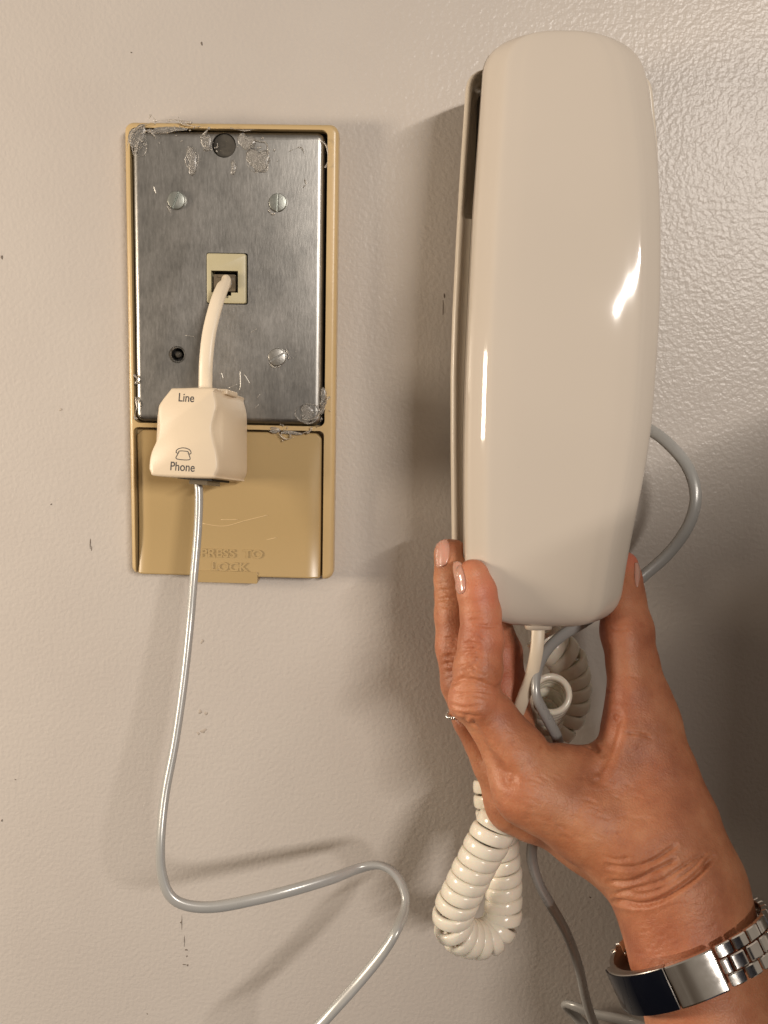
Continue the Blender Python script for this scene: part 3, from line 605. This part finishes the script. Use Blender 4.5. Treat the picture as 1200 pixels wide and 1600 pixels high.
def body_sdf(X):
    th = chain(X, THUMB, 2.5)
    th = smin(th, chain(X, [(972, 925, 56, 3.0), (976, 1000, 64.5, 3.2), (980, 1080, 70.5, 3.6), (974, 1150, 77, 4.0), (960, 1200, 80, 4.6)], 2), 9.0)   # long ridge up the thumb
    palm = chain(X, [(838, 1228, 79, 11.0), (915, 1275, 80, 13.5), (1000, 1330, 84, 15.5), (1052, 1385, 88, 16.6)], 5)
    palm = smin(palm, chain(X, [(1003, 1130, 66, 11.3), (1020, 1215, 72, 13.5), (1042, 1290, 78, 15.5), (1062, 1370, 84, 16.5)], 5), 9)
    palm = smin(palm, chain(X, [(880, 1195, 76, 6.2), (935, 1205, 74, 6.6), (985, 1188, 69, 8.5)], 4), 9)
    palm = smin(palm, chain(X, [(900, 1240, 74, 10), (985, 1250, 74, 13), (1020, 1300, 78, 14)], 5), 8)
    back = chain(X, [(822, 1238, 60, 10.5), (920, 1290, 64, 14), (1040, 1372, 72, 17)], 5)
    back = smin(back, chain(X, [(822, 1240, 42, 9.5), (930, 1300, 52, 13), (1035, 1370, 62, 15)], 5), 7)
    back = smin(back, chain(X, [(830, 1230, 26, 8.8), (930, 1300, 38, 11), (1030, 1365, 52, 13)], 5), 7)
    palm = smin(palm, back, 7)
    arm = chain(X, [(1064, 1385, 84, 16.6), (1070, 1440, 88, 17.2), (1082, 1495, 94, 17.6), (1110, 1590, 98, 18.2), (1150, 1720, 110, 20), (1230, 1900, 128, 23)], 6)
    arm = smin(arm, chain(X, [(1050, 1375, 66, 14.5), (1062, 1440, 70, 14.5), (1080, 1500, 75, 15), (1110, 1590, 84, 16.5), (1160, 1720, 98, 19), (1240, 1900, 112, 22)], 6), 10)
    arm = smin(arm, chain(X, [(1100, 1400, 78, 13.5), (1108, 1450, 84, 13), (1122, 1500, 90, 14.5)], 5), 8)
    palm = smin(palm, arm, 9)
    palm = smin(palm, th, 6)
    # knuckle and tendon relief
    for (x, y, d, r) in ((816, 1244, 84, 7.0), (800, 1262, 66, 7.5)):
        palm = smin(palm, cone(X, PM(x, y, d), PM(x+24, y+14, d), r, r-1.0), 10)
    s = palm
    fi = chain(X, INDEX, 1.6); fi = smin(fi, cone(X, PM(736, 1094, 79), PM(742, 1098, 80), 6.6, 6.6), 3)
    for f, kk in ((fi, 6.0), (chain(X, MIDDLE, 1.6), 5.0), (chain(X, RING, 1.6), 5.0), (chain(X, LITTLE, 1.6), 4.0), (chain(X, INNER, 1.6), 3.0)):
        # blend into the palm only around the knuckles, keep fingers apart above
        fz = np.clip((PM(770, 1165, 70)[2] - X[:, 2])/14.0+0.5, 0, 1)
        s = np.where(fz > 0.001, smin(s, f, 0.9+kk*fz), smin(s, f, 0.9))
    return s
GH = 0.60
lo = np.array([5., -162., -335.]); hi = np.array([185., 2., -62.])
n3_ = np.ceil((hi-lo)/GH/4).astype(int)*4
def grid_pts(idx, step=1.0): return lo + idx*GH*step
cn = n3_//4
ci = np.stack(np.meshgrid(*[np.arange(c+1) for c in cn], indexing='ij'), -1).reshape(-1, 3)
cv = body_sdf(grid_pts(ci, 4.0)).reshape(cn+1).astype(np.float32)
vol = np.repeat(np.repeat(np.repeat(cv[:-1, :-1, :-1], 4, 0), 4, 1), 4, 2)
act = np.abs(cv[:-1, :-1, :-1]) < GH*4*1.9+1.0
am = np.repeat(np.repeat(np.repeat(act, 4, 0), 4, 1), 4, 2)
ai = np.argwhere(am)
for k in range(0, len(ai), 400000):
    q_ = ai[k:k+400000]; vol[q_[:, 0], q_[:, 1], q_[:, 2]] = body_sdf(grid_pts(q_))
for ax_ in range(3):
    for e_ in (0, -1):
        sl = [slice(None)]*3; sl[ax_] = e_; vol[tuple(sl)] = 5.0
def surface_nets(vol):
    ins = vol < 0
    c = ins[:-1, :-1, :-1].astype(np.int8)
    tot = np.zeros_like(c)
    for i in (0, 1):
        for j in (0, 1):
            for k in (0, 1): tot += ins[i:ins.shape[0]-1+i, j:ins.shape[1]-1+j, k:ins.shape[2]-1+k].astype(np.int8)
    cells = np.argwhere((tot > 0) & (tot < 8))
    vid = -np.ones(tot.shape, np.int64); vid[cells[:, 0], cells[:, 1], cells[:, 2]] = np.arange(len(cells))
    acc = np.zeros((len(cells), 3)); cnt = np.zeros(len(cells))
    corners = [(i, j, k) for i in (0, 1) for j in (0, 1) for k in (0, 1)]
    for a in corners:
        for ax in range(3):
            if a[ax]: continue
            b = list(a); b[ax] = 1
            va = vol[cells[:, 0]+a[0], cells[:, 1]+a[1], cells[:, 2]+a[2]]; vb = vol[cells[:, 0]+b[0], cells[:, 1]+b[1], cells[:, 2]+b[2]]
            m_ = (va < 0) != (vb < 0); t = np.where(m_, va/np.where(m_, va-vb, 1), 0)
            p = np.array(a, float)[None].repeat(len(cells), 0); p[:, ax] += t
            acc[m_] += p[m_]; cnt[m_] += 1
    vsn = cells + acc/cnt[:, None]
    quads = []
    for ax in range(3):
        o1, o2 = [(1, 2), (2, 0), (0, 1)][ax]
        sl0 = [slice(None)]*3; sl1 = [slice(None)]*3; sl0[ax] = slice(0, -1); sl1[ax] = slice(1, None)
        a, b = ins[tuple(sl0)], ins[tuple(sl1)]
        e = np.argwhere(a != b); e = e[(e[:, o1] > 0) & (e[:, o2] > 0) & (e[:, o1] < tot.shape[o1]) & (e[:, o2] < tot.shape[o2]) & (e[:, ax] < tot.shape[ax])]
        u = np.zeros(3, int); w_ = np.zeros(3, int); u[o1] = 1; w_[o2] = 1
        g_ = lambda q: vid[q[:, 0], q[:, 1], q[:, 2]]
        Q_ = np.stack([g_(e), g_(e-u), g_(e-u-w_), g_(e-w_)], 1)
        fl_ = a[e[:, 0], e[:, 1], e[:, 2]]; Q_[~fl_] = Q_[~fl_][:, ::-1]
        quads.append(Q_)
    Qa = np.concatenate(quads); return vsn, Qa[(Qa >= 0).all(1)]
V, FQ = surface_nets(vol)
V = lo + V*GH
def grad(X, h=0.12):
    g_ = np.stack([body_sdf(X+np.eye(3)[k]*h)-body_sdf(X-np.eye(3)[k]*h) for k in range(3)], 1)
    return g_/np.maximum(np.linalg.norm(g_, axis=1), 1e-9)[:, None]
Nv = grad(V)
for _ in range(2):
    V = V - Nv*np.clip(body_sdf(V), -.5, .5)[:, None]
Nv = grad(V)
# photo coordinates of every vertex, used to seat the creases drawn below
cam_mm = np.array(CAM)*1000
def projn(X):
    q_ = X-cam_mm; c = q_@np.array(FW)
    return 600+F_PX*(q_@np.array(RX))/c, 800-F_PX*(q_@np.array(UP))/c
VX, VY = projn(V)
view = cam_mm-V; view /= np.linalg.norm(view, axis=1)[:, None]
facing = np.clip((Nv*view).sum(1)*3, 0, 1)
def seg_dist(px, py, pts):
    best = np.full(len(px), 1e9); 
    for (x0, y0), (x1, y1) in zip(pts, pts[1:]):
        dx, dy = x1-x0, y1-y0; t = np.clip(((px-x0)*dx+(py-y0)*dy)/(dx*dx+dy*dy), 0, 1)
        best = np.minimum(best, np.hypot(px-x0-t*dx, py-y0-t*dy))
    return best
disp = np.zeros(len(V)); dd_ = -V[:, 1]
def crease(pts, wpx, depth, dmin=0, dmax=200, lip=0.2):
    xs = [p[0] for p in pts]; ys = [p[1] for p in pts]
    m_ = (VX > min(xs)-20) & (VX < max(xs)+20) & (VY > min(ys)-20) & (VY < max(ys)+20) & (dd_ > dmin) & (dd_ < dmax)
    pts = [tuple(p) for p in cr_path([(x, y) for x, y in pts], 4)]
    d = seg_dist(VX[m_], VY[m_], pts)
    # fade at both ends
    e = np.minimum(np.hypot(VX[m_]-pts[0][0], VY[m_]-pts[0][1]), np.hypot(VX[m_]-pts[-1][0], VY[m_]-pts[-1][1]))
    fd = np.clip(e/8, 0.15, 1)
    disp[m_] += 1.6*facing[m_]*fd*(-depth*np.exp(-(d/wpx)**2) + lip*depth*np.exp(-((d-2.2*wpx)/(1.1*wpx))**2))
cz = np.random.default_rng(11)
# wrist folds
for pts, w_, dp in (([(948, 1352), (985, 1356), (1020, 1345), (1055, 1322)], 3.0, .55), ([(952, 1378), (985, 1378), (1012, 1366), (1055, 1345)], 3.0, .6), ([(958, 1398), (985, 1390), (1030, 1378), (1070, 1352), (1095, 1335)], 2.6, .45),
                    ([(962, 1408), (1000, 1414), (1032, 1406), (1062, 1388), (1090, 1366), (1112, 1340)], 3.6, 1.0), ([(975, 1394), (1010, 1396), (1040, 1386)], 2.2, .35), ([(944, 1338), (962, 1344), (985, 1340)], 2.4, .35), ([(1060, 1372), (1085, 1352), (1104, 1330)], 2.4, .4)):
    crease(pts, w_, dp)
for k in range(60):                            # fine skin lines across the wrist
    x, y = cz.uniform(985, 1120), cz.uniform(1412, 1490); L = cz.uniform(6, 18); y -= (x-1040)*.25
    crease([(x, y), (x+L*.5, y-L*.12+cz.uniform(-1, 1)), (x+L, y-L*.34)], 1.7, .16)
# index finger knuckles
for y0, hgt_, n_, x0, x1, dp in ((962, 14, 3, 722, 762, .18), (1003, 66, 15, 714, 762, .30), (1066, 30, 4, 706, 776, .30)):
    for k in range(n_):
        y = y0+hgt_*k/n_+cz.uniform(-2, 2); a = x0+cz.uniform(0, 12); b = x1-cz.uniform(0, 16)
        crease([(a, y+cz.uniform(-2, 2)), ((a+b)/2, y-3+cz.uniform(-3, 3)), (b, y+cz.uniform(-1, 4))], cz.uniform(1.8, 2.6), dp*cz.uniform(.6, 1.2), 60)
for k in range(14):
    x, y = cz.uniform(716, 745), cz.uniform(975, 1062); L = cz.uniform(8, 18); s_ = cz.choice([-1, 1])
    crease([(x, y), (x+L, y+s_*L*.8)], 1.8, .18, 60)
crease([(704, 1070), (722, 1062), (750, 1066), (775, 1075), (789, 1064)], 2.6, .4, 60)
crease([(742, 975), (765, 979), (785, 976)], 2.2, .3, 60); crease([(702, 1100), (725, 1106), (752, 1102)], 2.4, .3, 60)
crease([(708, 1118), (725, 1132), (745, 1140)], 2.4, .35, 60); crease([(712, 1112), (735, 1120), (752, 1118)], 2.0, .25, 60)
# middle finger knuckles
for y0, hgt_, n_, dp in ((915, 34, 7, .28), (1000, 70, 14, .32)):
    for k in range(n_):
        y = y0+hgt_*k/n_+cz.uniform(-2, 2); a = 679+(y-915)*.08+cz.uniform(0, 6); b = a+cz.uniform(16, 32)
        crease([(a, y), ((a+b)/2, y+cz.uniform(-3, 3)), (b, y+cz.uniform(-2, 3))], cz.uniform(1.8, 2.6), dp*cz.uniform(.6, 1.2), 30, 66)
# hand: groove between index and middle metacarpals, web folds, long tendon furrow by the thumb
crease([(732, 1128), (752, 1166), (775, 1196), (795, 1216)], 11, .9, 60, lip=.1)
crease([(915, 1160), (928, 1168), (938, 1176)], 4, .8); crease([(962, 1120), (955, 1152), (946, 1180), (932, 1214)], 9, .8, lip=.1)
crease([(978, 1145), (1000, 1147), (1020, 1154)], 2.2, .35); crease([(972, 1055), (986, 1056), (1000, 1060)], 2, .2); crease([(948, 978), (962, 984), (985, 982)], 2, .22)
crease([(940, 1086), (958, 1080)], 2, .3)
for k in range(46):
    x, y = cz.uniform(790, 1010), cz.uniform(1215, 1320); L = cz.uniform(10, 26)
    if y > 1220+(x-790)*.45+70: continue
    crease([(x, y), (x+L*.5, y+L*.1+cz.uniform(-2, 2)), (x+L, y+L*.35)], 2.0, .13)
for k in range(40):
    x, y = cz.uniform(740, 880), cz.uniform(1110, 1260); L = cz.uniform(8, 22)
    crease([(x, y), (x+L*.7, y+L*.5)], 1.9, .12)
V0 = V.copy()
V = V + Nv*disp[:, None]
# flush: redder skin on finger pads and pressed flesh (skin's own colour)
fl_a = np.zeros(len(V))
for (x, y, d, r, a) in ((765, 925, 76, 8, .55), (776, 985, 76, 12, .40), (985, 868, 50, 7, .8), (960, 1000, 58, 14, .35), (950, 1100, 66, 16, .35), (715, 1092, 82, 9, .2), (740, 1005, 81, 8, .12), (700, 1020, 62, 9, .15), (815, 1245, 92, 12, .12), (770, 880, 72, 6, .4), (735, 880, 72, 5, .35), (700, 845, 50, 5, .35), (790, 1040, 50, 18, .45), (770, 1090, 82, 10, .2), (1060, 1470, 105, 20, .2), (1040, 1560, 110, 25, .25), (1030, 1230, 85, 22, .15)):
    q_ = PM(x, y, d); fl_a = np.maximum(fl_a, a*np.exp(-((V-np.array(q_))**2).sum(1)/(r*r)))
person = empty('person', Vector((V[:, 0].mean()/1000, -0.09, -0.2)))
tag(person, 'left hand and forearm of a person, palm to the wall, gripping the handset from below', 'person')
org = np.array(person.location)
me = bpy.data.meshes.new('body')
me.vertices.add(len(V)); me.vertices.foreach_set('co', (V/1000-org).astype(np.float32).ravel())
me.loops.add(len(FQ)*4); me.loops.foreach_set('vertex_index', FQ.astype(np.int32).ravel())
me.polygons.add(len(FQ)); me.polygons.foreach_set('loop_start', (np.arange(len(FQ))*4).astype(np.int32)); me.polygons.foreach_set('loop_total', np.full(len(FQ), 4, np.int32))
me.update(calc_edges=True); me.validate()
me.polygons.foreach_set('use_smooth', [True]*len(me.polygons))
at_ = me.attributes.new('flush', 'FLOAT', 'POINT')
if len(me.vertices) == len(fl_a): at_.data.foreach_set('value', fl_a.astype(np.float32))
me.materials.append(M_SKIN)
hb = bpy.data.objects.new('hand_and_forearm', me); C.objects.link(hb); hb.parent = person
M_BLOCKER = varied('blocker_knit', (0.035, 0.04, 0.06), (0.05, 0.055, 0.08), 0.9, 60, 0.0006, 500)
sl_ = cr_path([(.112, -.128, -.256, .034), (.14, -.175, -.30, .042), (.20, -.27, -.335, .056), (.25, -.34, -.27, .064), (.268, -.38, -.13, .068), (.275, -.42, -.01, .070), (.285, -.46, .02, .064), (.34, -.53, .045, .05)], 8)
v_, f_ = sweep(sl_[:, :3], sl_[:, 3], sl_[:, 3], 24, fixed=False); child('sleeve_blocker', v_, f_, M_BLOCKER, person)  # unseen sleeve, added to block the tube lamp from the lower-right wall
rg_ = []
for z_, a_, b_ in ((-.75, .19, .12), (-.5, .18, .115), (-.25, .185, .115), (-.06, .20, .11), (.03, .195, .095), (.09, .155, .075), (.12, .09, .055), (.14, .065, .05)):
    rg_.append([(.50+a_*math.cos(6.2832*k/32), -.60+b_*math.sin(6.2832*k/32), z_) for k in range(32)])
vs_ = [p_ for r_ in rg_ for p_ in r_]; fs_q = [[j*32+k, j*32+(k+1) % 32, (j+1)*32+(k+1) % 32, (j+1)*32+k] for j in range(7) for k in range(32)]+[list(range(32)), list(range(224, 256))]
child('sweater_blocker', vs_, fs_q, M_BLOCKER, person)  # unseen torso, added with the sleeve to shade the lower right
# nails: thin curved plates seated on the finger surface
def nail(outline, name='fingernail', lift=0.42):
    o2 = cr_path(list(outline)+[outline[0]], 5)[:-1]; cxn, cyn = o2.mean(0)
    pts = [(cxn, cyn, 0)]; rr_ = (.25, .5, .72, .88, 1.0)
    for r in rr_:
        for x, y in o2: pts.append((cxn+(x-cxn)*r, cyn+(y-cyn)*r, r))
    px = np.array(pts); dirs = np.array([np.array(P(x, y, 50)-CAM) for x, y, r in pts]); dirs /= np.linalg.norm(dirs, axis=1)[:, None]
    t = np.full(len(pts), 250.0)
    for _ in range(90): t += body_sdf(cam_mm+dirs*t[:, None])*0.8
    for _ in range(10):                        # pull rim points that miss the finger back onto it
        miss = body_sdf(cam_mm+dirs*np.clip(t, 0, 600)[:, None]) > 0.3
        if not miss.any(): break
        px[miss, 0] = cxn+(px[miss, 0]-cxn)*.93; px[miss, 1] = cyn+(px[miss, 1]-cyn)*.93
        dm = np.array([np.array(P(x, y, 50)-CAM) for x, y, r in px[miss]]); dm /= np.linalg.norm(dm, axis=1)[:, None]; dirs[miss] = dm
        tm = np.full(len(dm), 250.0)
        for _ in range(90): tm += body_sdf(cam_mm+dm*tm[:, None])*0.8
        t[miss] = tm
    S_ = cam_mm+dirs*t[:, None]; g_ = grad(S_, .4); nr = px[:, 2] < .6; pn = g_[nr].mean(0); pn /= np.linalg.norm(pn); pc = np.median(S_[nr], axis=0)
    dv = (S_-pc)@pn; ok_ = (dv > -1.6) & (dv < .7)                      # rim points that landed on a neighbouring finger go back to this nail's own curve
    tg = (pc-cam_mm)@pn/(dirs@pn); S_ = np.where(ok_[:, None], S_, cam_mm+dirs*tg[:, None]-pn*.8*px[:, 2:3]**2); g_ = np.where(ok_[:, None], g_, pn)
    g_ = 0.35*g_ + 0.65*g_.mean(0); g_ /= np.linalg.norm(g_, axis=1)[:, None]
    top_ = S_ + g_*(lift+0.30*(1-px[:, 2:3]**2)); botm = S_ - g_*0.4
    m_ = len(o2); nP = len(pts); vs_ = list(np.vstack([top_, botm])/1000); f__ = []
    for base_ in (0, nP):
        for k in range(m_): f__.append([base_, base_+1+k, base_+1+(k+1) % m_])
        for j in range(len(rr_)-1):
            for k in range(m_): a = base_+1+j*m_; f__.append([a+k, a+(k+1) % m_, a+m_+(k+1) % m_, a+m_+k])
    a = 1+(len(rr_)-1)*m_
    for k in range(m_): f__.append([a+k, a+(k+1) % m_, nP+a+(k+1) % m_, nP+a+k])
    if (np.ptp(np.array(vs_), axis=0) > .03).any(): print('nail missed'); return
    return child(name, vs_, f__, M_NAIL, person)
NAILS = [[(707, 878), (706, 888), (709, 906), (714, 922), (719, 928), (726, 924), (727, 907), (722, 887), (714, 877)], [(684, 846), (681.5, 862), (683.5, 886), (697, 882), (702.5, 864), (701, 847), (693, 840)], [(991, 880), (997, 882), (999, 900), (995, 918), (991, 905)]]
for q_ in NAILS:
    try: nail(q_)
    except Exception as e: print('nail', e)
# ring: row of beads round the ring finger
rgx = empty('ring', P(705, 1112, 40)); tag(rgx, 'thin silver ring of tiny beads peeking out left of the knuckle', 'ring')
c = np.array(PM(737, 1104, 60)); ax_ = np.array(PM(745, 1120, 60))-np.array(PM(724, 1068, 59)); ax_ /= np.linalg.norm(ax_)
u_ = np.cross(ax_, (0, 1, 0)); u_ /= np.linalg.norm(u_); w_ = np.cross(ax_, u_)
prt = []
for k in range(38):
    a = 6.2832*k/38; q_ = c+(u_*math.cos(a)+w_*math.sin(a))*8.7
    prt.append(blob(q_/1000, (.00065, .00065, .00065), 6, k, 0.0))
v_, f_ = join(prt); child('bead_row', v_, f_, M_GEM, rgx)
a_ = np.linspace(0, 6.2832, 49); v_, f_ = sweep([(c+(u_*math.cos(a)+w_*math.sin(a))*8.2)/1000 for a in a_], .0004, .0007, 8); child('band', v_, f_, M_GEM, rgx)
# ------------------------------------------------------------------ smart bracelet
BC = np.array(PM(1083, 1487, 88))
Ub = np.array(PM(1192, 1446, 90)) - np.array(PM(968, 1540, 92)); hu = np.linalg.norm(Ub)/2; Ub /= np.linalg.norm(Ub)
tgt = np.array(PM(1064, 1536, 113)) - BC; Vb = tgt - Ub*(tgt@Ub); hv = np.linalg.norm(Vb); Vb /= np.linalg.norm(Vb)
Nb = np.cross(Ub, Vb); Nb = Nb if Nb[2] > 0 else -Nb
def bp(a, r=0.0, h=0.0, sq=2.4):             # point on the band loop: angle, outward offset, offset along the arm
    ca, sa = math.cos(a), math.sin(a)
    hvv = hv if sa > 0 else hv*1.25
    x = math.copysign(abs(ca)**(2/sq), ca)*(hu+r); y = math.copysign(abs(sa)**(2/sq), sa)*(hvv+r)
    return BC + Ub*x + Vb*y + Nb*h
br = empty('smart_bracelet', Vector(BC/1000)); tag(br, 'polished steel link bracelet with black glass display worn on the wrist', 'bracelet')
def arc_block(a0, a1, h0, h1, t0, t1, n=8, crown=0.0):
    vs_ = []
    for k in range(n+1):
        a = a0+(a1-a0)*k/n
        cr_ = crown*math.sin(math.pi*k/n)
        for (t, h) in ((t0, h0), (t1+cr_, h0), (t1+cr_, h1), (t0, h1)): vs_.append(bp(a, t, h)/1000)
    f__ = [[4*k+j, 4*k+(j+1) % 4, 4*k+4+(j+1) % 4, 4*k+4+j] for k in range(n) for j in range(4)] + [[0, 1, 2, 3], [4*n+3, 4*n+2, 4*n+1, 4*n]]
    return vs_, f__
def slab(a0, a1, h0, h1, thick, out=0.0):     # flat plate chord between two loop angles
    A_, B_ = bp(a0, out), bp(a1, out); mid = (A_+B_)/2; o_ = mid-BC; o_ -= Nb*(o_@Nb); cdir = (B_-A_)/np.linalg.norm(B_-A_); o_ -= cdir*(o_@cdir); o_ /= np.linalg.norm(o_)
    pts = [(q+o_*t+Nb*h)/1000 for q in (A_, B_) for t in (0, thick) for h in (h0, h1)]
    return pts, [[0, 1, 3, 2], [4, 6, 7, 5], [0, 4, 5, 1], [2, 3, 7, 6], [0, 2, 6, 4], [1, 5, 7, 3]]
H = 6.2
aF0, aF1, aC1 = R(176), R(110), R(84)
v_, f_ = arc_block(aF0, aF1, -H, H, -0.2, 3.0, 22); o = child('display_case', v_, f_, M_SATIN, br, False); bevel(o, .0005, 2); bake(o); autosmooth(o, 25)
v_, f_ = arc_block(aF0+R(.5), aF1+R(.6), -H+.3, H-.3, 2.8, 3.5, 22); o = child('display_glass', v_, f_, M_GLASS, br, False); bevel(o, .0003, 2); bake(o); autosmooth(o, 25)
v_, f_ = arc_block(aF1-R(.5), aC1, -H, H, -0.2, 3.2, 14, .35); o = child('end_piece', v_, f_, M_CHROME, br, False); bevel(o, .0006, 2); bake(o); autosmooth(o, 20)
v_, f_ = arc_block(aF0+R(4), aF0+R(40), -H+1, H-1, 0.2, 1.6, 10); child('strap_end', v_, f_, M_SATIN, br, False)
# links, three abreast like brickwork
a = aC1-R(1.5); row = 0
def arc_len(a, da): return np.linalg.norm(bp(a)-bp(a-da))
while a > R(-150):
    da = R(2)
    while arc_len(a, da) < 5.0: da += R(.5)
    for (h0, h1, off, tk) in ((-H+.2, -H*.38, 0, 2.3), (-H*.34, H*.34, .5, 2.6), (H*.38, H-.2, 0, 2.3)):
        s_ = a-da*off
        v_, f_ = arc_block(s_-da*.04, s_-da*.93, h0, h1, .3, tk, 5, .12); o = child('link', v_, f_, M_CHROME, br, False); bevel(o, .00035, 1, 40); bake(o); autosmooth(o, 24)
    if row == 0:
        v_, f_ = arc_block(a+da*.02, a-da*.43, -H*.34, H*.34, .3, 2.6, 3, .1); o = child('link', v_, f_, M_CHROME, br, False); bevel(o, .00035, 1, 40); bake(o); autosmooth(o, 24)
    a -= da; row += 1
print('hand verts', len(V), 'links', row)
